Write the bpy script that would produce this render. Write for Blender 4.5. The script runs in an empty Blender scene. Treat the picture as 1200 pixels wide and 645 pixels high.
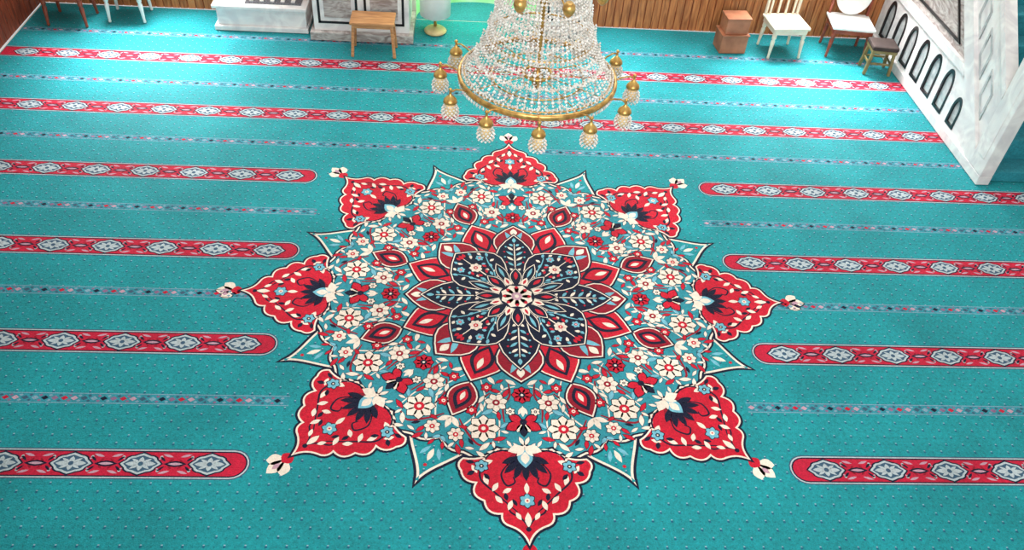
import bpy, bmesh, math, random
from math import *
from mathutils import Vector, Matrix
random.seed(7)
K=2.4
scene=bpy.context.scene
try:
    scene.view_settings.view_transform='Standard'
except Exception: pass
COL=bpy.context.collection

# ---------------------------------------------------------------- materials
def lin(c):
    return tuple(((x/255)/12.92 if x/255<=0.04045 else ((x/255+0.055)/1.055)**2.4) for x in c)
def mat(name,rgb,rough=0.6,metal=0.0,var=0.12,scale=8.0,rgb2=None,bump=0.0,bscale=60,spec=0.5,trans=0.0,detail=3.0,dist=0.0,stretch=None,sheen=0.0):
    m=bpy.data.materials.new(name); m.use_nodes=True
    nt=m.node_tree; N=nt.nodes; L=nt.links
    b=N['Principled BSDF']
    b.inputs['Roughness'].default_value=rough; b.inputs['Metallic'].default_value=metal
    b.inputs['Specular IOR Level'].default_value=spec
    if trans: b.inputs['Transmission Weight'].default_value=trans
    if sheen: b.inputs['Sheen Weight'].default_value=sheen
    tc=N.new('ShaderNodeTexCoord'); src=tc.outputs['Object']
    if stretch:
        mp=N.new('ShaderNodeMapping'); mp.inputs['Scale'].default_value=stretch; L.new(src,mp.inputs[0]); src=mp.outputs[0]
    n=N.new('ShaderNodeTexNoise'); n.inputs['Scale'].default_value=scale; n.inputs['Detail'].default_value=detail
    n.inputs['Distortion'].default_value=dist
    L.new(src,n.inputs['Vector'])
    r=N.new('ShaderNodeValToRGB'); c=lin(rgb)
    c2=lin(rgb2) if rgb2 else tuple(x*(1-var*2) for x in c)
    r.color_ramp.elements[0].position=0.35; r.color_ramp.elements[1].position=0.65
    r.color_ramp.elements[0].color=(*c2,1); r.color_ramp.elements[1].color=(*[min(1,x*(1+(0 if rgb2 else var))) for x in c],1)
    L.new(n.outputs['Fac'],r.inputs[0]); L.new(r.outputs[0],b.inputs['Base Color'])
    if bump:
        n2=N.new('ShaderNodeTexNoise'); n2.inputs['Scale'].default_value=bscale; L.new(src,n2.inputs['Vector'])
        bp=N.new('ShaderNodeBump'); bp.inputs['Strength'].default_value=bump; bp.inputs['Distance'].default_value=0.01
        L.new(n2.outputs['Fac'],bp.inputs['Height']); L.new(bp.outputs[0],b.inputs['Normal'])
    return m

def carpet_mat(name,rgb,dots=False,var=0.42):
    m=bpy.data.materials.new(name); m.use_nodes=True
    nt=m.node_tree; N=nt.nodes; L=nt.links
    b=N['Principled BSDF']; b.inputs['Roughness'].default_value=0.65; b.inputs['Specular IOR Level'].default_value=0.2
    b.inputs['Sheen Weight'].default_value=0.09; b.inputs['Sheen Roughness'].default_value=0.35
    tc=N.new('ShaderNodeTexCoord')
    c=lin(rgb)
    n1=N.new('ShaderNodeTexNoise'); n1.inputs['Scale'].default_value=34; n1.inputs['Detail'].default_value=5; n1.inputs['Roughness'].default_value=.9
    n2=N.new('ShaderNodeTexNoise'); n2.inputs['Scale'].default_value=1.3; n2.inputs['Detail'].default_value=7; n2.inputs['Roughness'].default_value=.6
    L.new(tc.outputs['Object'],n1.inputs['Vector']); L.new(tc.outputs['Object'],n2.inputs['Vector'])
    mr=N.new('ShaderNodeMapRange'); mr.inputs['From Min'].default_value=.3; mr.inputs['From Max'].default_value=.7
    mr.inputs['To Min'].default_value=1-var; mr.inputs['To Max'].default_value=1+var
    L.new(n1.outputs['Fac'],mr.inputs['Value'])
    mr2=N.new('ShaderNodeMapRange'); mr2.inputs['From Min'].default_value=.3; mr2.inputs['From Max'].default_value=.7
    mr2.inputs['To Min'].default_value=.80; mr2.inputs['To Max'].default_value=1.20
    L.new(n2.outputs['Fac'],mr2.inputs['Value'])
    mu=N.new('ShaderNodeMath'); mu.operation='MULTIPLY'; L.new(mr.outputs[0],mu.inputs[0]); L.new(mr2.outputs[0],mu.inputs[1])
    base=N.new('ShaderNodeRGB'); base.outputs[0].default_value=(*c,1); col=base.outputs[0]
    if dots:
        g=0.135
        def mask(ox,oy,sx,sy,rad):
            mp=N.new('ShaderNodeMapping'); mp.inputs['Scale'].default_value=(1/g,1/g,0); mp.inputs['Location'].default_value=(ox,oy,0)
            L.new(tc.outputs['Object'],mp.inputs[0])
            fr=N.new('ShaderNodeVectorMath'); fr.operation='FRACTION'; L.new(mp.outputs[0],fr.inputs[0])
            sb=N.new('ShaderNodeVectorMath'); sb.operation='SUBTRACT'; sb.inputs[1].default_value=(.5,.5,0); L.new(fr.outputs[0],sb.inputs[0])
            sc=N.new('ShaderNodeVectorMath'); sc.operation='MULTIPLY'; sc.inputs[1].default_value=(sx,sy,0); L.new(sb.outputs[0],sc.inputs[0])
            ln=N.new('ShaderNodeVectorMath'); ln.operation='LENGTH'; L.new(sc.outputs[0],ln.inputs[0])
            lt=N.new('ShaderNodeMath'); lt.operation='LESS_THAN'; lt.inputs[1].default_value=rad; L.new(ln.outputs['Value'],lt.inputs[0])
            return lt.outputs[0]
        def mix(col,mk,rgb2,f):
            mm=N.new('ShaderNodeMath'); mm.operation='MULTIPLY'; mm.inputs[1].default_value=f; L.new(mk,mm.inputs[0])
            mx=N.new('ShaderNodeMix'); mx.data_type='RGBA'; L.new(mm.outputs[0],mx.inputs[0]); L.new(col,mx.inputs[6]); mx.inputs[7].default_value=(*lin(rgb2),1)
            return mx.outputs[2]
        for ox,oy in ((0,0),(.5,.5)):
            col=mix(col,mask(ox,oy,1,1.3,.075),(25,50,100),.65)
            col=mix(col,mask(ox,oy-.10,1,1.6,.05),(190,185,205),.55)
            col=mix(col,mask(ox+.5,oy,1,1,.035),(15,60,90),.5)
    mx=N.new('ShaderNodeVectorMath'); mx.operation='SCALE'; L.new(col,mx.inputs[0]); L.new(mu.outputs[0],mx.inputs['Scale'])
    L.new(mx.outputs[0],b.inputs['Base Color'])
    bp=N.new('ShaderNodeBump'); bp.inputs['Strength'].default_value=.6; bp.inputs['Distance'].default_value=.014
    n3=N.new('ShaderNodeTexNoise'); n3.inputs['Scale'].default_value=95; L.new(tc.outputs['Object'],n3.inputs['Vector'])
    L.new(n3.outputs['Fac'],bp.inputs['Height']); L.new(bp.outputs[0],b.inputs['Normal'])
    return m
CM=[carpet_mat('carpet_teal',(22,136,143),dots=True),
    carpet_mat('carpet_field',(44,134,148)),
    carpet_mat('carpet_red',(192,16,44)),
    carpet_mat('carpet_cream',(234,216,200),var=.18),
    carpet_mat('carpet_navy',(8,12,42)),
    carpet_mat('carpet_lightblue',(110,174,192),var=.25),
    carpet_mat('carpet_crimson',(142,10,36)),
    carpet_mat('carpet_pale_pink',(186,144,160),var=.2),
    carpet_mat('carpet_grey',(174,184,188),var=.25),
    carpet_mat('carpet_slate',(56,84,106),var=.25),
    carpet_mat('carpet_stripe_red',(182,20,52),var=.42),
    carpet_mat('carpet_muted',(120,150,168),var=.25),
    carpet_mat('carpet_mauve',(132,96,128),var=.25)]
TEAL,FIELD,RED,CREAM,NAVY,LB,CRIM,PINK,GREY,SLATE,SRED,MUTE,MAUVE=range(13)
M_marble=mat('marble_white',(238,235,232),.35,rgb2=(214,209,210),scale=2.5,dist=2.5,detail=6)
M_marble2=mat('marble_veined',(200,192,188),.35,rgb2=(140,124,120),scale=3,dist=4,detail=8,stretch=(1,1,2.5))
M_marble3=mat('marble_grey',(196,198,198),.4,rgb2=(160,164,166),scale=3,dist=3,detail=6)
M_black=mat('marble_black',(24,24,28),.3)
M_granite=mat('granite_grey',(120,124,130),.4,rgb2=(60,62,70),scale=60)
M_wood=mat('wood_board',(205,130,76),.45,rgb2=(150,84,44),scale=4,stretch=(6,6,.6),detail=6,dist=1)
M_woodd=mat('wood_dark',(150,68,42),.4,rgb2=(100,42,27),scale=5,stretch=(5,5,.8),detail=6)
M_stool=mat('wood_stool',(206,150,100),.45,rgb2=(170,114,70),scale=5,stretch=(1,8,8))
M_boxw=mat('box_wood',(180,116,84),.5,rgb2=(145,88,60),scale=5)
M_cream=mat('paint_cream',(222,212,190),.45,var=.05)
M_white=mat('plastic_white',(236,234,230),.4,var=.03)
M_redwood=mat('wood_red_brown',(160,80,56),.35,rgb2=(122,54,38),scale=6)
M_olive=mat('brass_olive',(140,124,80),.4,metal=.3,var=.15)
M_cush=mat('cushion_dark',(56,42,38),.8,var=.2)
M_plaster=mat('plaster',(225,220,210),.8,var=.03)
M_green_lit=mat('niche_green_lit',(160,232,150),.7,rgb2=(205,248,200),scale=2)  # green light of the mihrab niche put into the wall colour
M_brass=mat('brass',(222,180,104),.3,metal=.65,rgb2=(168,124,66),scale=20)
M_crys=mat('crystal',(255,253,250),.06,rgb2=(214,204,194),scale=26,trans=.1,spec=1.0)
M_amber=mat('lamp_amber',(232,202,146),.35,trans=.1,var=.1)

# ---------------------------------------------------------------- helpers
def obj(name,me,parent=None,mats=()):
    o=bpy.data.objects.new(name,me); COL.objects.link(o)
    for m in mats: me.materials.append(m)
    if parent: o.parent=parent
    return o
def empty(name,loc=(0,0,0),rz=0):
    e=bpy.data.objects.new(name,None); e.location=loc; e.rotation_euler=(0,0,rz); e.empty_display_size=.1; COL.objects.link(e); return e
def box(name,x0,x1,y0,y1,z0,z1,m,parent=None,bev=.006):
    bm=bmesh.new(); bmesh.ops.create_cube(bm,size=1)
    for v in bm.verts: v.co=Vector(((x0+x1)/2+v.co.x*(x1-x0),(y0+y1)/2+v.co.y*(y1-y0),(z0+z1)/2+v.co.z*(z1-z0)))
    if bev: bmesh.ops.bevel(bm,geom=bm.edges[:],offset=bev,segments=2,affect='EDGES',profile=.6)
    me=bpy.data.meshes.new(name); bm.to_mesh(me); bm.free()
    return obj(name,me,parent,[m])
def lathe(name,prof,m,parent=None,loc=(0,0,0),seg=20,tilt=None):
    vs=[];fs=[]
    for r,z in prof:
        for i in range(seg):
            a=2*pi*i/seg; vs.append((r*cos(a),r*sin(a),z))
    for j in range(len(prof)-1):
        for i in range(seg):
            fs.append((j*seg+i,j*seg+(i+1)%seg,(j+1)*seg+(i+1)%seg,(j+1)*seg+i))
    fs.append(tuple(range(seg))[::-1]); fs.append(tuple((len(prof)-1)*seg+i for i in range(seg)))
    me=bpy.data.meshes.new(name); me.from_pydata(vs,[],fs)
    for p in me.polygons: p.use_smooth=len(p.vertices)==4
    o=obj(name,me,parent,[m]); o.location=loc
    if tilt: o.rotation_euler=tilt
    return o
def plate(name,outer,holes,x0,x1,m,parent=None):
    """outline in (y,z), extruded between x0 and x1"""
    c=bpy.data.curves.new(name,'CURVE'); c.dimensions='2D'; c.fill_mode='BOTH'; c.extrude=(x1-x0)/2
    for poly in [outer]+list(holes):
        s=c.splines.new('POLY'); s.points.add(len(poly)-1); s.use_cyclic_u=True
        for p,q in zip(s.points,poly): p.co=(q[0],q[1],0,1)
    t=bpy.data.objects.new('tmp',c); COL.objects.link(t); bpy.context.view_layer.update()
    me=bpy.data.meshes.new_from_object(t.evaluated_get(bpy.context.evaluated_depsgraph_get()))
    bpy.data.objects.remove(t)
    xm=(x0+x1)/2
    for v in me.vertices: y,z,w=v.co; v.co=(xm+w,y,z)
    me.name=name; me.materials.clear()
    return obj(name,me,parent,[m])

# ---------------------------------------------------------------- carpet drawing
class Draw:
    def __init__(s): s.v=[];s.f=[];s.m=[]
    def poly(s,pts,mi,layer):
        a=sum(pts[i][0]*pts[(i+1)%len(pts)][1]-pts[(i+1)%len(pts)][0]*pts[i][1] for i in range(len(pts)))
        if a<0: pts=pts[::-1]
        b=len(s.v); z=.001+layer*.00012
        s.v+= [(p[0]*K,p[1]*K,z) for p in pts]; s.f.append(tuple(range(b,b+len(pts)))); s.m.append(mi)
D=Draw()
def rot(pts,a):
    c,s=cos(a),sin(a); return [(x*c-y*s,x*s+y*c) for x,y in pts]
def offset(pts,d):
    n=len(pts)
    a=sum(pts[i][0]*pts[(i+1)%n][1]-pts[(i+1)%n][0]*pts[i][1] for i in range(n))
    sg=1 if a>0 else -1
    out=[]
    for i in range(n):
        p0,p1,p2=pts[i-1],pts[i],pts[(i+1)%n]
        def nrm(a,b):
            dx,dy=b[0]-a[0],b[1]-a[1]; l=hypot(dx,dy) or 1e-9; return dy/l*sg,-dx/l*sg
        n1=nrm(p0,p1);n2=nrm(p1,p2); nx,ny=n1[0]+n2[0],n1[1]+n2[1]; l=hypot(nx,ny) or 1e-9
        k=min(1.8,2/max(l,.5)) ; 
        out.append((p1[0]+nx/l*d*k/1,p1[1]+ny/l*d*k/1))
    return out
def petal(u0,u1,hw,peak=.5,q=1.0,n=9,v=0,ang=0):
    p=log(.5)/log(peak); pts=[]
    for i in range(n+1):
        t=i/n; pts.append((t,hw*max(0,sin(pi*t**p))**q))
    L=u1-u0
    out=[(u0+t*L,w) for t,w in pts]+[(u0+t*L,-w) for t,w in pts[-2:0:-1]]
    return out
def leaf(x,y,L,w,a,**k):
    return [(x+p[0],y+p[1]) for p in rot(petal(0,L,w,n=k.get('n',5),peak=k.get('peak',.5)),a)]
def disc(x,y,r,n=12): return [(x+r*cos(2*pi*i/n),y+r*sin(2*pi*i/n)) for i in range(n)]
def stroke(pts,w):
    Lp=[];Rp=[]
    for i,p in enumerate(pts):
        a=pts[max(0,i-1)];b=pts[min(len(pts)-1,i+1)]; dx,dy=b[0]-a[0],b[1]-a[1]; l=hypot(dx,dy) or 1
        t=i/(len(pts)-1); ww=w*(.55+.45*sin(pi*t))
        Lp.append((p[0]-dy/l*ww,p[1]+dx/l*ww)); Rp.append((p[0]+dy/l*ww,p[1]-dx/l*ww))
    return Lp+Rp[::-1]
def cr(pts,n=8):
    out=[]; P=[pts[0]]+list(pts)+[pts[-1]]
    for i in range(1,len(P)-2):
        for j in range(n):
            t=j/n; r=[]
            for k in (0,1):
                a,b,c,d=P[i-1][k],P[i][k],P[i+1][k],P[i+2][k]
                r.append(.5*((2*b)+(-a+c)*t+(2*a-5*b+4*c-d)*t*t+(-a+3*b-3*c+d)*t**3))
            out.append(tuple(r))
    out.append(tuple(pts[-1])); return out
def pol(r,a): a=radians(a); return (r*cos(a),r*sin(a))
def rep(shapes,mirror=False,offs=0,which=range(8)):
    for k in which:
        a=k*pi/4+offs
        for pts,mi,ly in shapes:
            D.poly(rot(pts,a),mi,ly)
            if mirror: D.poly(rot([(x,-y) for x,y in pts],a),mi,ly)
def flower(x,y,R,n,cp,cc,ly,outline=NAVY,a0=0,pw=.34,ow=.0028):
    o=[]
    for i in range(n):
        a=a0+2*pi*i/n
        pt=leaf(x,y,R,R*pw,a,n=5,peak=.62)
        if outline is not None: o.append((offset(pt,ow),outline,ly))
        o.append((pt,cp,ly+1))
    o.append((disc(x,y,R*.34,10),cc,ly+2)); o.append((disc(x,y,R*.14,8),CREAM if cc!=CREAM else RED,ly+3))
    return o
def outl(pts,fill,ly,w1=.013,w2=.007,c1=NAVY,c2=CREAM):
    return [(offset(pts,w1),c1,ly),(offset(pts,w2),c2,ly+1),(pts,fill,ly+2)]

# base
D.poly([(-6.04/K,-7.9/K),(7.2/K,-7.9/K),(7.2/K,5.33/K),(-6.04/K,5.33/K)],TEAL,0)
# ---- star: pointed teal leaves (22.5deg axes)
def ogee(u0,u1,hw,n=14):
    pts=[]
    for i in range(n+1):
        t=i/n; w=hw*(0.5*(1+cos(pi*t)))**.95*(1)+.012*(1-t)
        pts.append((u0+(u1-u0)*t,w if t<1 else 0))
    return pts+[(x,-y) for x,y in pts[-2::-1]]
lf=ogee(.66,.875,.10)
rep([(offset(lf,.009),NAVY,1),(lf,CREAM,2),(offset(lf,-.008),TEAL,3)],offs=pi/8)
rep([(leaf(.735,0,.05,.009,0),CREAM,4),(leaf(.73,.012,.045,.007,.5),LB,4),(leaf(.73,-.012,.045,.007,-.5),LB,4),(disc(.80,0,.006),RED,4)],offs=pi/8)
# field with scalloped edge
def scal(r0,amp,n=256):
    out=[]
    for i in range(n):
        th=2*pi*i/n; rr=r0+amp*abs(sin(8*th))**.8+.012*abs(sin(24*th)); out.append((rr*cos(th),rr*sin(th)))
    return out
D.poly(scal(.700,.03),NAVY,4); D.poly(scal(.693,.03),CREAM,5); D.poly(scal(.686,.03),NAVY,6); D.poly(scal(.680,.03),FIELD,7)
# ---- red corner palmettes
def arcs(anchors,bul,n=7):
    out=[]
    for i in range(len(anchors)-1):
        a,b=anchors[i],anchors[i+1]
        dx,dy=b[0]-a[0],b[1]-a[1]; nx,ny=dy,-dx
        for j in range(n):
            t=j/n; k=4*t*(1-t)*bul[i]; out.append((a[0]+dx*t-nx*k, a[1]+dy*t-ny*k))
    out.append(anchors[-1]); return out
side=arcs([(.668,0),(.680,.085),(.715,.190),(.758,.196),(.80,.150),(.862,.126),(.905,.075),(.945,.050),(1.0,0)],[-.14,-.14,.25,.22,.28,.25,.22,-.12])
side=[(max(x,.66),max(y,0)) for x,y in side]
corner=side+[(x,-y) for x,y in side[-2:0:-1]]
rep([(offset(corner,.011),NAVY,8),(offset(corner,.0035),CREAM,9),(offset(corner,-.0025),RED,10)])
inner=[(petal(.672,.785,.06,.5),CRIM,12)]
for i,a in enumerate((-66,-44,-22,0,22,44,66)):
    inner.append((leaf(.70,0,.095 if abs(a)<50 else .08,.0115,radians(a),n=6,peak=.65),NAVY,13))
inner+=[(leaf(.675,0,.080,.033,0,n=8,peak=.5),NAVY,14),(leaf(.682,0,.066,.024,0,n=8,peak=.45),LB,15),(leaf(.69,0,.045,.014,0),CREAM,16),
        (leaf(.672,0,.055,.016,radians(74)),CREAM,15),(leaf(.672,0,.055,.016,radians(-74)),CREAM,15),
        (leaf(.675,0,.04,.008,radians(40)),CREAM,17),(leaf(.675,0,.04,.008,radians(-40)),CREAM,17)]
rep(inner)
side_d=[]
for u,v,L,w,a,c in [(.712,.125,.04,.009,20,CREAM),(.738,.165,.034,.008,-30,CREAM),(.722,.10,.035,.009,70,CREAM),(.775,.128,.036,.008,-20,CREAM),(.80,.085,.036,.008,30,CREAM),
                    (.845,.095,.034,.008,-40,CREAM),(.86,.045,.036,.008,20,CREAM),(.90,.035,.03,.007,-30,CREAM),(.82,.045,.032,.008,60,CREAM),(.76,.155,.028,.008,60,NAVY),(.835,.065,.028,.007,-10,NAVY),
                    (.73,.155,.03,.007,100,NAVY),(.79,.11,.028,.007,140,NAVY),(.88,.03,.028,.006,150,NAVY)]:
    side_d.append((leaf(u,v,L,w,radians(a)),c,13))
side_d+=flower(.742,.135,.022,6,LB,NAVY,14)
side_d+=[(stroke(cr([(.68,.03),(.70,.11),(.78,.14),(.84,.09),(.90,.03)],6),.0032),NAVY,12),
         (stroke(cr([(.73,.05),(.77,.075),(.81,.06),(.80,.035),(.78,.04)],6),.0032),NAVY,12),(stroke(cr([(.87,.06),(.90,.05),(.92,.02),(.95,.0)],6),.0028),NAVY,12)]
rep(side_d,mirror=True)
rep(flower(.862,0,.024,6,LB,CREAM,13)+[(leaf(.90,0,.05,.010,0),CREAM,13),(disc(.955,0,.008),NAVY,14),(leaf(.80,0,.04,.008,0),CREAM,14)])
# finials
fin=[]
for a in (-38,0,38):
    p=leaf(1.02,0,.075 if a==0 else .062,.020,radians(a),n=7,peak=.6); fin+=[(offset(p,.004),TEAL,1),(p,CREAM,2)]
fin+=[(leaf(.99,0,.05,.022,0,peak=.6),RED,3),(leaf(1.045,0,.03,.008,0),PINK,3)]
rep(fin)
# ---- field ornaments
occ=[]
ax22=[]
alm=petal(.45,.59,.046,.45)
ax22+=outl(alm,CRIM,9,.011,.005)
ax22+=[(petal(.465,.57,.030,.45),NAVY,12),(petal(.48,.55,.018,.45),RED,13),(petal(.49,.53,.008),CREAM,14)]
ax22+=[(leaf(.60,0,.05,.010,radians(a)),CREAM,10) for a in (-50,0,50)]
rep(ax22,offs=pi/8)
ax0=flower(.465,0,.034,8,RED,NAVY,9)
for a,L,w,c in ((62,.062,.017,RED),(-62,.062,.017,RED),(118,.05,.014,RED),(-118,.05,.014,RED),(0,.06,.014,NAVY),(28,.045,.009,CREAM),(-28,.045,.009,CREAM)):
    p=leaf(.575,0,L,w,radians(a),n=6,peak=.6); ax0+=[(offset(p,.004),NAVY if c==RED else FIELD,9),(p,c,10)]
ax0+=[(disc(.575,0,.012),NAVY,12),(leaf(.51,0,.045,.008,0),CREAM,10)]
rep(ax0)
offx=[]
def addf(r,a,R,n,cp,cc,ol=NAVY,pw=.31):
    x,y=pol(r,a); occ.append((x,y,R)); return flower(x,y,R,n,cp,cc,9,ol,pw=pw,ow=.0026)
offx+=addf(.615,12.0,.052,8,CREAM,RED)
offx+=addf(.505,9.8,.038,7,CREAM,CRIM)
offx+=addf(.555,17.4,.020,6,RED,CREAM,NAVY)
offx+=addf(.535,4.4,.016,6,CREAM,NAVY)
offx+=addf(.662,19.0,.027,7,CREAM,RED)
offx+=addf(.45,15.0,.020,6,RED,CREAM,NAVY)
for pts in ([pol(.43,3),pol(.45,8),pol(.53,12),pol(.56,8),pol(.66,7)],[pol(.42,19),pol(.50,14),pol(.55,14.5),pol(.62,18),pol(.67,21)]):
    offx.append((stroke(cr(pts,7),.0030),CREAM,8))
for pts in ([pol(.66,8),pol(.68,12),pol(.64,16.5),pol(.60,20)],[pol(.47,13),pol(.52,16),pol(.58,15.5)],[pol(.42,6),pol(.47,5),pol(.52,7),pol(.58,6)]):
    offx.append((stroke(cr(pts,7),.0040),CRIM,8))
rs=random.Random(11)
pl=[]
for _ in range(6000):
    r=rs.uniform(.42,.705); a=rs.uniform(.6,21.5); x,y=pol(r,a)
    c=rs.choice([CREAM,CREAM,CREAM,CREAM,LB,RED,RED,NAVY]); L=rs.uniform(.026,.048); th=radians(a)+rs.choice([-1,1])*rs.uniform(.3,1.5)+ (pi if rs.random()<.3 else 0)
    cx,cy=x+cos(th)*L/2,y+sin(th)*L/2
    if atan2(cy,cx)<.012 or degrees(atan2(cy,cx))>21.8: continue
    if any(hypot(cx-o[0],cy-o[1])<o[2]+.010 for o in occ): continue
    dx22=rot([(cx,cy)],-pi/8)[0]
    if .43<dx22[0]<.61 and abs(dx22[1])<.054: continue
    if .55<cx<.64 and abs(cy)<.06: continue
    if .42<cx<.51 and abs(cy)<.045: continue
    if any(hypot(cx-q[0],cy-q[1])<.0255 for q in pl): continue
    pl.append((cx,cy)); p=leaf(x,y,L,L*.185,th,n=5)
    if c!=NAVY: offx.append((offset(p,.0018),NAVY if c==RED else SLATE,8))
    offx.append((p,c,9))
rep(offx,mirror=True)
# ---- inner lotus
R1=petal(.14,.435,.088,.55)
rep(outl(R1,RED,14,.012,.005)+[(petal(.27,.41,.042,.5),NAVY,17),(petal(.285,.395,.028,.5),RED,18),(petal(.33,.385,.010,.5),CREAM,19)],offs=pi/8)
R2=petal(.16,.405,.078,.6)
rep(outl(R2,CRIM,17,.012,.005)+[(petal(.345,.392,.014,.5),CREAM,20),(leaf(.30,0,.08,.011,.45),LB,20),(leaf(.30,0,.08,.011,-.45),LB,20)],offs=0)
def navyp(hw,u1,ly):
    P=petal(.02,u1,hw,.60); o=outl(P,NAVY,ly,.009,.0042,NAVY,CREAM)
    if hw>.08:
        o+=[(stroke([(.08,0),(.16,0),(u1-.04,0)],.0026),CREAM,ly+3)]
        o+=flower(.215,0,.026,7,CREAM,RED,ly+4,None)
        for sg in (1,-1):
            o+=flower(.245,sg*.050,.017,6,LB,RED,ly+4,None)
            o+=[(stroke(cr([(.11,0),(.15,sg*.035),(.20,sg*.055),(.235,sg*.075)],5),.0024),LB,ly+3)]
            for u,v,L,a,c in ((.115,.012,.030,60,CREAM),(.14,.018,.026,20,LB),(.155,.034,.026,95,CREAM),(.175,.048,.024,20,LB),(.19,.034,.022,-10,RED),(.205,.066,.022,95,CREAM),(.165,.010,.024,40,RED),
                              (.23,.078,.024,30,LB),(.262,.022,.026,35,CREAM),(.275,.035,.022,5,LB),(.215,.030,.018,120,LB),(.255,.068,.018,-20,CREAM),(.185,.022,.016,150,CREAM),(.285,.012,.022,10,RED)):
                o.append((leaf(u,sg*v,L,.0062,sg*radians(a),n=4),c,ly+5))
    else:
        o.append((stroke([(.08,0),(.2,0),(u1-.05,0)],.0024),CREAM,ly+3))
        for j,(t,s) in enumerate(((.12,.35),(.15,.6),(.18,.8),(.21,.95),(.24,1.0),(.27,.85),(.295,.55))):
            for sg in (1,-1):
                o.append((leaf(t-.010,sg*.005,.036*s,.0060,sg*radians(50),n=4),(LB,CREAM)[j%2],ly+4))
                if 1<j<6: o.append((disc(t+.010,sg*.040*s,.0045,6),(RED,LB)[j%2],ly+5))
    o.append((leaf(u1-.045,0,.030,.008,0),RED if hw>.08 else LB,ly+6))
    return o
rep(navyp(.070,.350,22),which=(0,2,4,6))
rep(navyp(.112,.325,30),which=(1,3,5,7))
rep(outl(petal(.05,.19,.018,.6),NAVY,38,.006,.003)+[(petal(.11,.17,.006,.5),LB,41)],offs=pi/8)
rep(outl(petal(.04,.150,.020,.6),NAVY,42,.006,.003)+[(petal(.09,.135,.008),RED,45)])
rep([(petal(.03,.11,.014,.6),CREAM,46),(petal(.07,.10,.005),RED,47)],offs=pi/8)
D.poly(disc(0,0,.066,32),NAVY,48)
for p,m,l in flower(0,0,.062,8,CREAM,PINK,49,None,pi/8,pw=.4): D.poly(p,m,l)
for k in range(8): D.poly(disc(.046*cos(k*pi/4),.046*sin(k*pi/4),.007,8),RED,53)

# ---- stripes
S=.4845; Y0=2.1619; XE=.8297; XL=-6.03/K; XR=7.19/K
def stripe(xa,xb,y,ra,rb):
    hw=.050
    def cap(h):
        pts=[]
        r=h
        if rb: pts+=[(xb-hw+r*cos(t),y+r*sin(t)) for t in [(-pi/2+pi*i/10) for i in range(11)]]
        else: pts+=[(xb,y-h),(xb,y+h)]
        if ra: pts+=[(xa+hw-r*cos(t),y+r*sin(t)) for t in [(pi/2-pi*i/10) for i in range(11)]]
        else: pts+=[(xa,y+h),(xa,y-h)]
        return pts
    D.poly(cap(hw+.004),SLATE,1); D.poly(cap(hw),GREY,2); D.poly(cap(hw-.0045),NAVY,3); D.poly(cap(hw-.009),SRED,4)
    step=.2
    if rb: xs=[xb-.115-step*i for i in range(int((xb-xa)/step)+1)]
    else: xs=[xa+.115+step*i for i in range(int((xb-xa)/step)+1)]
    for x in xs:
        if x-.06<xa or x+.06>xb: continue
        for R,w,c,l in ((.062,.040,NAVY,5),(.056,.035,GREY,6),(.048,.028,SLATE,7)):
            q=[]
            for i in range(28):
                t=2*pi*i/28; k=1-.10*abs(sin(2*t))+.05*cos(8*t); q.append((x+R*k*cos(t),y+w*k*sin(t)))
            D.poly(q,c,l)
        for a in (0,pi): D.poly(leaf(x+.006*cos(a),y,.038,.008,a,n=4),GREY,8)
        for a in (pi/2,3*pi/2): D.poly(leaf(x,y,.024,.008,a,n=4),GREY,8)
        for a in (.55,pi-.55,pi+.55,-.55): D.poly(leaf(x,y,.034,.005,a,n=4),GREY,8)
        D.poly(disc(x,y,.008,8),SLATE,9); 
        xm=x+step/2
        if xm+.04<xb:
            D.poly(leaf(xm-.034,y,.068,.011,0,n=4),NAVY,5); D.poly(leaf(xm-.022,y,.044,.005,0,n=4),PINK,6)
            for sx in (-1,1):
                for sy in (-1,1):
                    D.poly(leaf(xm+sx*.010,y+sy*.024,.034,.0045,atan2(sy*.3,sx),n=4),PINK,5)
                    D.poly(disc(xm+sx*.045,y+sy*.024,.005,6),GREY,5)
                    D.poly(leaf(xm+sx*.03,y+sy*.008,.025,.004,atan2(sy,sx),n=4),NAVY,5)
                    D.poly(leaf(xm+sx*.008,y+sy*.018,.018,.0035,atan2(-sy,sx),n=4),CRIM,5)
                    D.poly(leaf(xm+sx*.052,y+sy*.014,.016,.003,atan2(sy,-sx),n=4),PINK,5)
for k in (1,2): stripe(XL,XR,Y0-k*S,False,False)
for k in (3,4,5,6): stripe(XL,-XE,Y0-k*S,False,True); stripe(XE,XR,Y0-k*S,True,False)
stripe(XL,XR,Y0-8*S,False,False)
def pin(xa,xb,y):
    D.poly([(xa,y-.020),(xb,y-.020),(xb,y+.020),(xa,y+.020)],FIELD,1)
    for s in (-1,1):
        D.poly([(xa,y+s*.019-.0015),(xb,y+s*.019-.0015),(xb,y+s*.019+.0015),(xa,y+s*.019+.0015)],MUTE,2)
    n=int((xb-xa)/.030)
    for i in range(n):
        x=xa+.015+i*.030; c=(PINK,SLATE,MUTE,NAVY,MAUVE,SRED)[i%6]
        D.poly([(x-.012,y),(x,y-.009),(x+.012,y),(x,y+.009)],c,3)
        for s in (-1,1): D.poly([(x+.008,y+s*.010),(x+.015,y+s*.005),(x+.022,y+s*.010),(x+.015,y+s*.015)],(MUTE,SLATE,MAUVE)[i%3],3)
for k,xe in ((.5,0),(1.5,0),(2.5,.13),(3.5,.80),(4.5,.96),(5.5,.75)):
    y=Y0-k*S
    if xe==0: pin(XL,XR,y)
    else: pin(XL,-xe,y); pin(xe,XR,y)
me=bpy.data.meshes.new('carpet'); me.from_pydata(D.v,[],D.f)
for m in CM: me.materials.append(m)
me.polygons.foreach_set('material_index',D.m); me.update()
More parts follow.
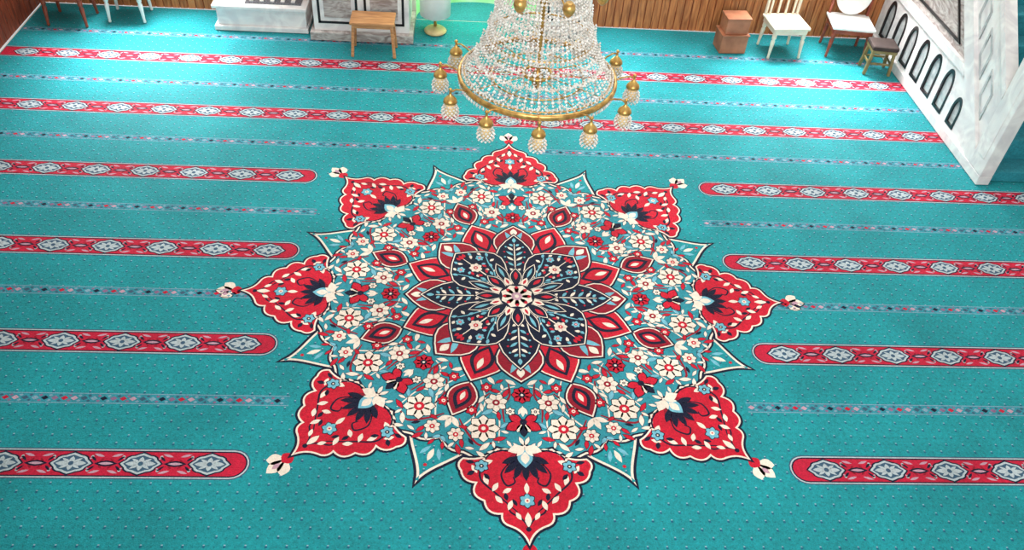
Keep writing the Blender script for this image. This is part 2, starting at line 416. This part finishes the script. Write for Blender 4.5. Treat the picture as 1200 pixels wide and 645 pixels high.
obj('carpet',me)
box('floor',-6.06,7.2,-7.95,5.34,-.2,0,M_plaster,bev=0)
ZF=.009

# ---------------------------------------------------------------- room shell
YB=5.35
def slats(name,x0,x1,y,h,axis='x',w=.105):
    bm=bmesh.new(); n=int((x1-x0)/w)+1
    for i in range(n):
        a=x0+i*w; b=min(a+w-.010,x1)
        if b-a<.01: continue
        g=bmesh.ops.create_cube(bm,size=1)
        for v in g['verts']:
            if axis=='x': v.co=Vector(((a+b)/2+v.co.x*(b-a),y+.0125+v.co.y*.025,h/2+v.co.z*h))
            else: v.co=Vector((y-.0125+v.co.x*.025,(a+b)/2+v.co.y*(b-a),h/2+v.co.z*h))
    bmesh.ops.bevel(bm,geom=bm.edges[:],offset=.004,segments=1,affect='EDGES')
    me=bpy.data.meshes.new(name); bm.to_mesh(me); bm.free(); return me
wb=empty('wall_back')
box('plaster_left',-6.2,-1.17,YB+.03,YB+.2,0,5,M_plaster,wb,0)
box('plaster_right',.45,7.35,YB+.03,YB+.2,0,5,M_plaster,wb,0)
box('plaster_over_niche',-1.17,.45,YB+.03,YB+.2,2.6,5,M_plaster,wb,0)
box('board_backing_left',-6.07,-2.5,YB+.018,YB+.032,0,1.3,M_woodd,wb,0)
box('board_backing_right',1.2,7.2,YB+.018,YB+.032,0,1.3,M_woodd,wb,0)
obj('boards_left',slats('boards_left',-6.07,-2.5,YB,1.3),wb,[M_wood])
obj('boards_right',slats('boards_right',1.2,7.2,YB,1.3),wb,[M_wood])
box('dado_cap_left',-6.07,-2.5,YB-.03,YB+.03,1.3,1.36,M_woodd,wb)
box('dado_cap_right',1.2,7.2,YB-.03,YB+.03,1.3,1.36,M_woodd,wb)
vs=[];n=24
for z in (0,2.6):
    for i in range(n+1):
        a=pi*i/n; vs.append((-.36+.81*cos(a),YB+.03+.55*sin(a),z))
fs=[(i+1,i,n+1+i,n+2+i) for i in range(n)]
me=bpy.data.meshes.new('niche'); me.from_pydata(vs,[],fs); obj('niche_shell',me,wb,[M_green_lit])
box('niche_floor',-1.17,.45,YB-.008,5.95,-.2,.005,CM[FIELD],wb,0)
wl=empty('wall_left')
box('plaster',-6.25,-6.1,-8,YB+.2,0,5,M_plaster,wl,0)
obj('boards',slats('bl',-6,YB,-6.07,1.3,'y',.13),wl,[M_woodd])
box('wall_right',7.22,7.35,-8,YB+.2,0,5,M_plaster,None,0)

# ---------------------------------------------------------------- mihrab marble pieces
def framed_panel(p,x0,x1,y,z0,z1,name):
    t=.03
    box(name+'_b',x0,x1,y-.006,y+.01,z0,z0+t,M_black,p,0);box(name+'_t',x0,x1,y-.006,y+.01,z1-t,z1,M_black,p,0)
    box(name+'_l',x0,x0+t,y-.006,y+.01,z0,z1,M_black,p,0);box(name+'_r',x1-t,x1,y-.006,y+.01,z0,z1,M_black,p,0)
    box(name+'_c',x0+.08,x1-.08,y-.01,y+.01,z0+.08,z1-.08,M_marble2,p,.004)
pr=empty('marble_mihrab_pier')
box('plinth',-2.47,-1.17,4.60,5.33,ZF,.12,M_marble2,pr,.01)
box('body',-2.42,-1.22,4.66,5.33,.12,2.6,M_marble,pr,.01)
framed_panel(pr,-2.36,-1.86,4.66,.22,1.3,'panel_1'); framed_panel(pr,-1.78,-1.28,4.66,.22,1.3,'panel_2')
box('cornice',-2.5,-1.17,4.6,5.33,2.6,2.75,M_marble,pr,.02)
pr2=empty('marble_mihrab_pier')
box('plinth',.45,1.18,4.9,5.33,ZF,.16,M_marble2,pr2,.01)
box('body',.5,1.13,4.96,5.33,.16,2.6,M_marble,pr2,.01)
framed_panel(pr2,.56,1.07,4.96,.24,1.3,'panel_1')
box('cornice',.42,1.19,4.9,5.33,2.6,2.75,M_marble,pr2,.02)
st=empty('marble_platform')
box('base',-3.70,-2.52,4.76,5.33,ZF,.07,M_marble,st,.008)
box('block',-3.66,-2.54,4.80,5.33,.07,.30,M_marble,st,.008)
box('rim',-3.70,-2.52,4.76,5.33,.30,.34,M_marble,st,.008)
box('granite_inset',-3.3,-2.6,4.86,5.30,.34,.352,M_granite,st,.003)
for i in range(5): box('grille_%d'%i,-3.25+i*.13,-3.20+i*.13,4.9,5.26,.352,.37,M_marble,st,.003)

# ---------------------------------------------------------------- furniture
def tleg(name,x,y,h,r,m,p,splay=(0,0)):
    prof=[(r*.55,0),(r*.75,h*.04),(r*.6,h*.08),(r*.8,h*.35),(r*1.05,h*.6),(r*.7,h*.66),(r*1.1,h*.7),(r*1.1,h)]
    return lathe(name,prof,m,p,(x,y,.002),12,splay)
def stool(name,loc,w,d,h,mt,ml,rz=0,cushion=False):
    e=empty(name,loc,rz)
    if cushion:
        o=box('cushion',-w/2,w/2,-d/2,d/2,h-.06,h,mt,e,.028); box('frame',-w/2+.01,w/2-.01,-d/2+.01,d/2-.01,h-.10,h-.06,ml,e)
    else:
        box('top',-w/2,w/2,-d/2,d/2,h-.03,h,mt,e,.008); box('apron_f',-w/2+.05,w/2-.05,-d/2+.04,-d/2+.06,h-.09,h-.03,ml,e); box('apron_b',-w/2+.05,w/2-.05,d/2-.06,d/2-.04,h-.09,h-.03,ml,e)
    i=0
    for sx in (-1,1):
        for sy in (-1,1):
            i+=1; 
            o=box('leg_%d'%i,-.018,.018,-.018,.018,0,h-.03,ml,e,.004); o.location=(sx*(w/2-.04),sy*(d/2-.05),.002)
            for v in o.data.vertices:
                k=1-v.co.z/(h-.03); v.co.x+=sx*.03*k; v.co.y+=sy*.02*k
    for sx in (-1,1): box('rail_%d'%(sx+2),sx*(w/2-.025)-.01,sx*(w/2-.025)+.01,-d/2+.06,d/2-.06,h*.35,h*.35+.025,ml,e,.003)
    if cushion:
        for sy in (-1,1): box('rail_f%d'%(sy+2),-w/2+.05,w/2-.05,sy*(d/2-.035)-.01,sy*(d/2-.035)+.01,h*.35,h*.35+.025,ml,e,.003)
    return e
stool('wooden_stool',(-1.64,4.36,ZF),.54,.34,.46,M_stool,M_stool)
stool('cushioned_stool',(4.88,4.42,ZF),.34,.30,.40,M_cush,M_olive,-.1,True)
def chair(name,loc,rz,ms,ml,w=.46,d=.44,round_back=False,mb=None):
    e=empty(name,loc,rz); h=.44
    box('seat',-w/2,w/2,-d/2,d/2,h-.04,h,ms,e,.018)
    box('apron_front',-w/2+.03,w/2-.03,-d/2+.02,-d/2+.04,h-.10,h-.04,ml,e); box('apron_back',-w/2+.03,w/2-.03,d/2-.04,d/2-.02,h-.10,h-.04,ml,e)
    for sx in (-1,1): box('apron_side_%d'%(sx+2),sx*(w/2-.03)-.01,sx*(w/2-.03)+.01,-d/2+.03,d/2-.03,h-.10,h-.04,ml,e)
    i=0
    for sx in (-1,1):
        for sy in (-1,1): i+=1; tleg('leg_%d'%i,sx*(w/2-.035),sy*(d/2-.035),h-.045,.027,ml,e,(sy*.06,-sx*.05,0))
    mb=mb or ml
    for sx in (-1,1): box('back_post_%d'%(sx+2),sx*(w/2-.03)-.016,sx*(w/2-.03)+.016,d/2-.045,d/2-.01,h,h+.48,ml,e)
    if round_back:
        pts=[]
        for i in range(24): t=2*pi*i/24; pts.append((.23*cos(t),.27+.26*sin(t)))
        bm=bmesh.new()
        f=bm.faces.new([bm.verts.new((x,d/2-.09,h+z)) for x,z in pts]); r=bmesh.ops.extrude_face_region(bm,geom=[f])
        for v in [g for g in r['geom'] if isinstance(g,bmesh.types.BMVert)]: v.co.y+=.07
        bmesh.ops.recalc_face_normals(bm,faces=bm.faces[:]); bmesh.ops.bevel(bm,geom=bm.edges[:],offset=.015,segments=2,affect='EDGES')
        m2=bpy.data.meshes.new('backrest'); bm.to_mesh(m2); bm.free(); obj('backrest',m2,e,[mb])
    else:
        box('top_rail',-w/2+.01,w/2-.01,d/2-.05,d/2-.005,h+.42,h+.50,mb,e,.012)
        for i in range(4): x=-w/2+.09+i*(w-.18)/3; box('slat_%d'%i,x-.014,x+.014,d/2-.04,d/2-.02,h-.01,h+.43,mb,e)
    return e
chair('dining_chair',(-5.50,4.88,ZF),0,M_redwood,M_redwood,.54,.46)
chair('plastic_chair',(-4.83,5.04,ZF),.05,M_white,M_white,.50,.44)
chair('white_chair',(3.70,4.84,ZF),.1,M_cream,M_cream,.50,.46)
chair('padded_chair',(4.60,4.92,ZF),-.12,M_white,M_redwood,.56,.48,True,M_white)
bx=empty('wooden_box',(3.03,4.86,ZF),.08)
box('crate_lower',-.18,.18,-.14,.14,.0,.24,M_boxw,bx,.008); box('lid_lower',-.19,.19,-.15,.15,.24,.26,M_boxw,bx,.005)
box('crate_upper',-.15,.16,-.12,.12,.26,.46,M_boxw,bx,.008); box('lid_upper',-.16,.17,-.13,.13,.46,.48,M_boxw,bx,.005)
lamp=empty('floor_lamp',(-.90,4.98,ZF))
lathe('base',[(.14,0),(.15,.02),(.12,.05),(.04,.08)],M_amber,lamp,(0,0,0),24)
lathe('stem',[(.02,.07),(.02,.25)],M_brass,lamp,(0,0,0),12)
lathe('shade',[(.15,.22),(.2,.25),(.2,.8),(.15,.86),(.03,.88)],M_white,lamp,(0,0,0),24)

# ---------------------------------------------------------------- minbar
mb=empty('marble_minbar')
def arch(yc,w,z0,h,n=8):
    pts=[(yc-w/2,z0),(yc+w/2,z0)]; zs=z0+h-w*.9
    for i in range(n+1): t=i/n; pts.append((yc+w/2*(1-t**1.6),zs+w*.9*sin(t*pi/2)))
    for i in range(1,n+1): t=1-i/n; pts.append((yc-w/2*(1-t**1.6),zs+w*.9*sin(t*pi/2)))
    return pts
YF=1.92; YS=2.2; YE=5.32
for tag,xa,xb in (('left',5.16,5.25),('right',6.10,6.19)):
    box('plinth_'+tag,xa-.03,xb+.03,YF,YE,ZF,.12,M_marble,mb,.008)
    ars=[]
    for k in range(6):
        yc=3.22+.36*k; hh=.50
        ars.append((yc,.21,.18,hh))
    ars.insert(0,(2.86,.17,.18,.34))
    plate('arcade_'+tag,[(YS+.12,.12),(YE,.12),(YE,.76),(YS+.76,.76)],[arch(*a) for a in ars],xa,xb,M_marble,mb)
    plate('arcade_back_'+tag,[(YS+.2,.12),(YE,.12),(YE,.74),(YS+.8,.74)],[],xa+.015,xa+.03,M_marble3,mb)
    for i,a in enumerate(ars):
        plate('arch_frame_%s_%d'%(tag,i),arch(a[0],a[1]+.02,a[2]-.010,a[3]+.03),[arch(a[0],a[1]-.045,a[2]+.022,a[3]-.05)],xa-.008,xa+.02,M_black,mb)
    plate('beam_'+tag,[(YS+.76,.76),(YE,.76),(YE,.86),(YS+.86,.86)],[],xa-.03,xb+.02,M_marble,mb)
    plate('triangle_panel_'+tag,[(YS+.86,.86),(YE,.86),(YE,YE-YS)],[],xa+.02,xb-.02,M_marble2,mb)
    plate('triangle_frame_'+tag,[(YS+1.15,.95),(YE-.1,.95),(YE-.1,YE-YS-.30)],[[(YS+1.22,.98),(YE-.13,.98),(YE-.13,YE-YS-.37)]],xa+.005,xa+.03,M_black,mb)
    plate('stringer_'+tag,[(YS,0.12),(YS+.12,.12),(YE,YE-YS),(YE,YE-YS+.16),(YS,.28)],[],xa-.025,xb+.02,M_marble,mb)
    holes=[]
    for k in range(9):
        y=YS+.22+k*.32; z=y-YS+.30
        if y+.22>YE-.05: break
        holes.append([(y,z),(y+.2,z+.2),(y+.2,z+.52),(y,z+.32)])
    plate('balustrade_'+tag,[(YS,.28),(YE,YE-YS+.16),(YE,YE-YS+.80),(YS,.92)],[],xa+.02,xb-.02,M_marble,mb)
    for i,hq in enumerate(holes):
        cyq=sum(q[0] for q in hq)/4; czq=sum(q[1] for q in hq)/4
        inn=[(cyq+(q[0]-cyq)*.72,czq+(q[1]-czq)*.8) for q in hq]
        plate('baluster_panel_%s_%d'%(tag,i),hq,[inn],xa+.008,xa+.022,M_marble3,mb)
    plate('handrail_'+tag,[(YS,.92),(YE,YE-YS+.80),(YE,YE-YS+.90),(YS,1.02)],[],xa-.03,xb+.02,M_marble,mb)
    box('front_post_'+tag,xa-.03,xb+.03,YF,YS,.12,2.5,M_marble,mb,.012)
    box('post_panel_'+tag,xa-.036,xa-.02,YF+.07,YS-.07,.3,2.2,M_marble,mb,.006)
    lathe('post_finial_'+tag,[(.05,0),(.09,.04),(.10,.12),(.05,.2),(.01,.28)],M_marble,mb,((xa+xb)/2,(YF+YS)/2,2.5),16)
box('lintel',5.16,6.19,YF+.04,YS-.04,2.15,2.42,M_marble,mb,.01)
for i in range(11):
    y0=2.0+.27*i; z1=.13+.24*i
    box('step_%d'%i,5.27,6.08,y0,min(y0+.30,YE),max(ZF,z1-.24),z1,CM[FIELD],mb,.008)

# ---------------------------------------------------------------- chandelier
CZ=2.2; ch=empty('crystal_chandelier',(.0,0,0))
def torus(name,R,r,z,m,seg=64,rs=8,squash=1):
    vs=[];fs=[]
    for i in range(seg):
        a=2*pi*i/seg
        for j in range(rs):
            b=2*pi*j/rs; vs.append(((R+r*cos(b))*cos(a),(R+r*cos(b))*sin(a),z+r*squash*sin(b)))
    for i in range(seg):
        for j in range(rs):
            fs.append((i*rs+j,((i+1)%seg)*rs+j,((i+1)%seg)*rs+(j+1)%rs,i*rs+(j+1)%rs))
    me=bpy.data.meshes.new(name); me.from_pydata(vs,[],fs)
    for p in me.polygons: p.use_smooth=True
    return obj(name,me,ch,[m])
RR=.555
torus('main_ring',RR,.014,CZ,M_brass,96,8,1.8); torus('main_ring_inner',RR-.035,.006,CZ+.02,M_brass,96)
torus('mid_ring',.36,.006,CZ+.30,M_brass); torus('upper_ring',.27,.012,CZ+.70,M_brass); torus('hub_ring',.10,.012,CZ+.02,M_brass)
torus('low_ring',.33,.006,CZ+.0,M_brass)
lathe('centre_pole',[(.0,-.12),(.03,-.08),(.05,-.02),(.03,.03),(.014,.08),(.014,.5),(.035,.56),(.014,.62),(.014,6.7),(.08,6.75),(.1,6.8)],M_brass,ch,(0,0,CZ),16)
def tube(vs,fs,p,q,r,n=6):
    p=Vector(p);q=Vector(q); d=(q-p).normalized(); a=d.orthogonal().normalized(); b=d.cross(a); o=len(vs)
    for c in (p,q):
        for i in range(n): t=2*pi*i/n; vs.append(tuple(c+a*r*cos(t)+b*r*sin(t)))
    for i in range(n): fs.append((o+i,o+(i+1)%n,o+n+(i+1)%n,o+n+i))
vs=[];fs=[]
RL=.69; A0=-.04
for i in range(12):
    a=2*pi*i/12+A0; c,s=cos(a),sin(a)
    tube(vs,fs,(.09*c,.09*s,CZ+.02),(RR*c,RR*s,CZ),.004)
    P=[(RR,0),(.60,.025),(.65,.04),(RL,.03),(RL,-.02)]
    for u,v in zip(P[:-1],P[1:]): tube(vs,fs,(u[0]*c,u[0]*s,CZ+u[1]),(v[0]*c,v[0]*s,CZ+v[1]),.006)
me=bpy.data.meshes.new('arms'); me.from_pydata(vs,[],fs); obj('arms',me,ch,[M_brass])
bv=[];bf=[]
def bead(x,y,z,r,k=1.0):
    o=len(bv)
    bv.extend([(x+r,y,z),(x,y+r,z),(x-r,y,z),(x,y-r,z),(x,y,z+r*k),(x,y,z-r*k)])
    for i in range(4): bf.append((o+i,o+(i+1)%4,o+4)); bf.append((o+(i+1)%4,o+i,o+5))
prof=[(.545,0),(.485,.07),(.43,.16),(.38,.28),(.34,.41),(.30,.56),(.27,.70)]
def along(pr,step):
    out=[];
    for (r0,z0),(r1,z1) in zip(pr[:-1],pr[1:]):
        L=hypot(r1-r0,z1-z0); n=max(1,int(L/step))
        for i in range(n): t=i/n; out.append((r0+(r1-r0)*t,z0+(z1-z0)*t))
    return out
NS=66
for i in range(NS):
    a=2*pi*i/NS
    for j,(r,z) in enumerate(along(prof,.021)):
        bead(r*cos(a),r*sin(a),CZ+z,.0084 if j%4 else .0130,1.25)
for i in range(40):
    a=2*pi*i/40
    for j,(r,z) in enumerate(along([(.27,.70),(.20,.85),(.17,1.1),(.24,1.35),(.30,1.5)],.03)): bead(r*cos(a),r*sin(a),CZ+z,.010,1.2)
for R,z,n,sz in ((RR,-.045,110,.010),(RR-.02,.04,100,.008),(.33,-.03,64,.008),(.10,-.04,24,.008),(.43,.14,100,.009),(.36,.28,90,.009),(.27,.68,60,.009),(.42,-.04,80,.008),(.24,-.05,50,.008)):
    for i in range(n):
        a=2*pi*i/n; bead(R*cos(a),R*sin(a),CZ+z,sz,1.9)
for (R,z,m,dip) in ((.50,.06,24,.03),(.44,.17,24,.035),(.40,.27,20,.04),(.355,.40,18,.04),(.315,.54,16,.04)):
    for i in range(m*8):
        a=2*pi*i/(m*8); bead((R+.012)*cos(a),(R+.012)*sin(a),CZ+z-dip*abs(sin(a*m/2)),.0085,1.4)
for i in range(44):
    a=2*pi*i/44
    for t in range(12):
        u=t/11; r=RR-.03-.20*u; z=-.055*sin(pi*u); bead(r*cos(a),r*sin(a),CZ+z,.0078)
    if i%2==0:
        for t in range(12):
            u=t/11; r=.33-.23*u; z=-.02-.06*sin(pi*u); bead(r*cos(a),r*sin(a),CZ+z,.0078)
for i in range(28):
    a=2*pi*i/28
    for t in range(16):
        u=t/15; r=.30*(1-u)+.06*u; z=.58-.50*u+.02; bead(r*cos(a),r*sin(a),CZ+z,.0090)
for i in range(12):
    a=2*pi*i/12+A0; cx,cy=RL*cos(a),RL*sin(a)
    for ring in range(7):
        rr=(.026,.040,.050,.055,.057,.055,.052)[ring]; n=12
        for k in range(n):
            b=2*pi*k/n+(ring%2)*.24; bead(cx+rr*cos(b),cy+rr*sin(b),CZ-.055-ring*.0165,.0092,1.25)
me=bpy.data.meshes.new('crystals'); me.from_pydata(bv,[],bf); obj('crystals',me,ch,[M_crys])
for i in range(12):
    a=2*pi*i/12+A0; cx,cy=RL*cos(a),RL*sin(a)
    lathe('lamp_cap_%d'%i,[(.006,.05),(.014,.04),(.008,.03),(.010,.0),(.026,-.015),(.044,-.035),(.050,-.055),(.044,-.06)],M_brass,ch,(cx,cy,CZ+.01),14)
    lathe('lamp_bell_%d'%i,[(.030,0),(.036,-.03),(.040,-.06),(.036,-.09),(.02,-.11)],M_amber,ch,(cx,cy,CZ-.05),14)
for i in range(8):
    a=2*pi*i/8+.3; cx,cy=.40*cos(a),.40*sin(a)
    lathe('upper_lamp_%d'%i,[(.01,-.05),(.03,-.03),(.042,.0),(.038,.03),(.02,.05)],M_brass,ch,(cx,cy,CZ+.68),12)
    v2=[];f2=[]; tube(v2,f2,(.26*cos(a),.26*sin(a),CZ+.70),(cx,cy,CZ+.65),.006)
    m2=bpy.data.meshes.new('ua'); m2.from_pydata(v2,[],f2); obj('upper_arm_%d'%i,m2,ch,[M_brass])
box('ceiling',-6.25,7.35,-8,5.55,9,9.1,M_plaster,None,0)

# ---------------------------------------------------------------- camera
fx,cx,cy,cz=970.75,-.2239*K,-2.1957*K,2.1433*K
yaw,pitch,roll=.0905,.7451,.0859
f=Vector((sin(yaw)*cos(pitch),cos(yaw)*cos(pitch),-sin(pitch))); r=Vector((cos(yaw),-sin(yaw),0)); u=r.cross(f)
r2=r*cos(roll)+u*sin(roll); u2=-r*sin(roll)+u*cos(roll)
cd=bpy.data.cameras.new('camera'); cam=bpy.data.objects.new('camera',cd); COL.objects.link(cam)
cd.sensor_width=36; cd.lens=36*fx/1200
M=Matrix((r2,u2,-f)).transposed().to_4x4(); M.translation=Vector((cx,cy,cz)); cam.matrix_world=M
scene.camera=cam
# ---------------------------------------------------------------- lights
w=bpy.data.worlds.new('world'); scene.world=w; w.use_nodes=True
w.node_tree.nodes['Background'].inputs[0].default_value=(.92,.97,1,1); w.node_tree.nodes['Background'].inputs[1].default_value=.68
def area(name,loc,target,sx,sy,power,col=(1,1,1),spread=pi):
    l=bpy.data.lights.new(name,'AREA'); l.shape='RECTANGLE'; l.size=sx; l.size_y=sy; l.energy=power; l.color=col; l.spread=spread
    o=bpy.data.objects.new(name,l); COL.objects.link(o); o.location=loc
    o.rotation_euler=(Vector(target)-Vector(loc)).to_track_quat('-Z','Y').to_euler(); return o
area('overhead_fill',(.8,1,8.6),(.5,1,0),5,5,400,(1,.98,.95))  # unseen area lamp added under the ceiling to brighten the room
area('window_light_left',(-4.5,5.25,1.9),(-4.2,4.1,0),1.3,1.0,95,(1,1,1),1.4)
area('window_light_right',(3.9,5.25,1.9),(4.0,4.0,0),1.3,1.0,95,(1,1,1),1.4)
area('window_light_mid',(1.5,5.25,2.1),(1.3,4.1,0),.8,.8,35,(1,1,1),1.4)
area('window_light_far',(6.0,5.25,2.8),(5.4,3,0),1.0,1.4,40,(.95,1,1),2.4)
area('clerestory',(0,5.2,4.6),(0,1.8,0),10,1.2,180,(.97,1,1),2.6)
area('front_daylight',(0,-7.6,4.5),(2,4.5,.6),5,2.5,150,(1,.97,.93),1.6)
pl=bpy.data.lights.new('niche_lamp','POINT'); pl.energy=60; pl.color=(.9,1,.84); pl.shadow_soft_size=.15
po=bpy.data.objects.new('niche_lamp',pl); po.location=(-.3,5.35,1.6); COL.objects.link(po)
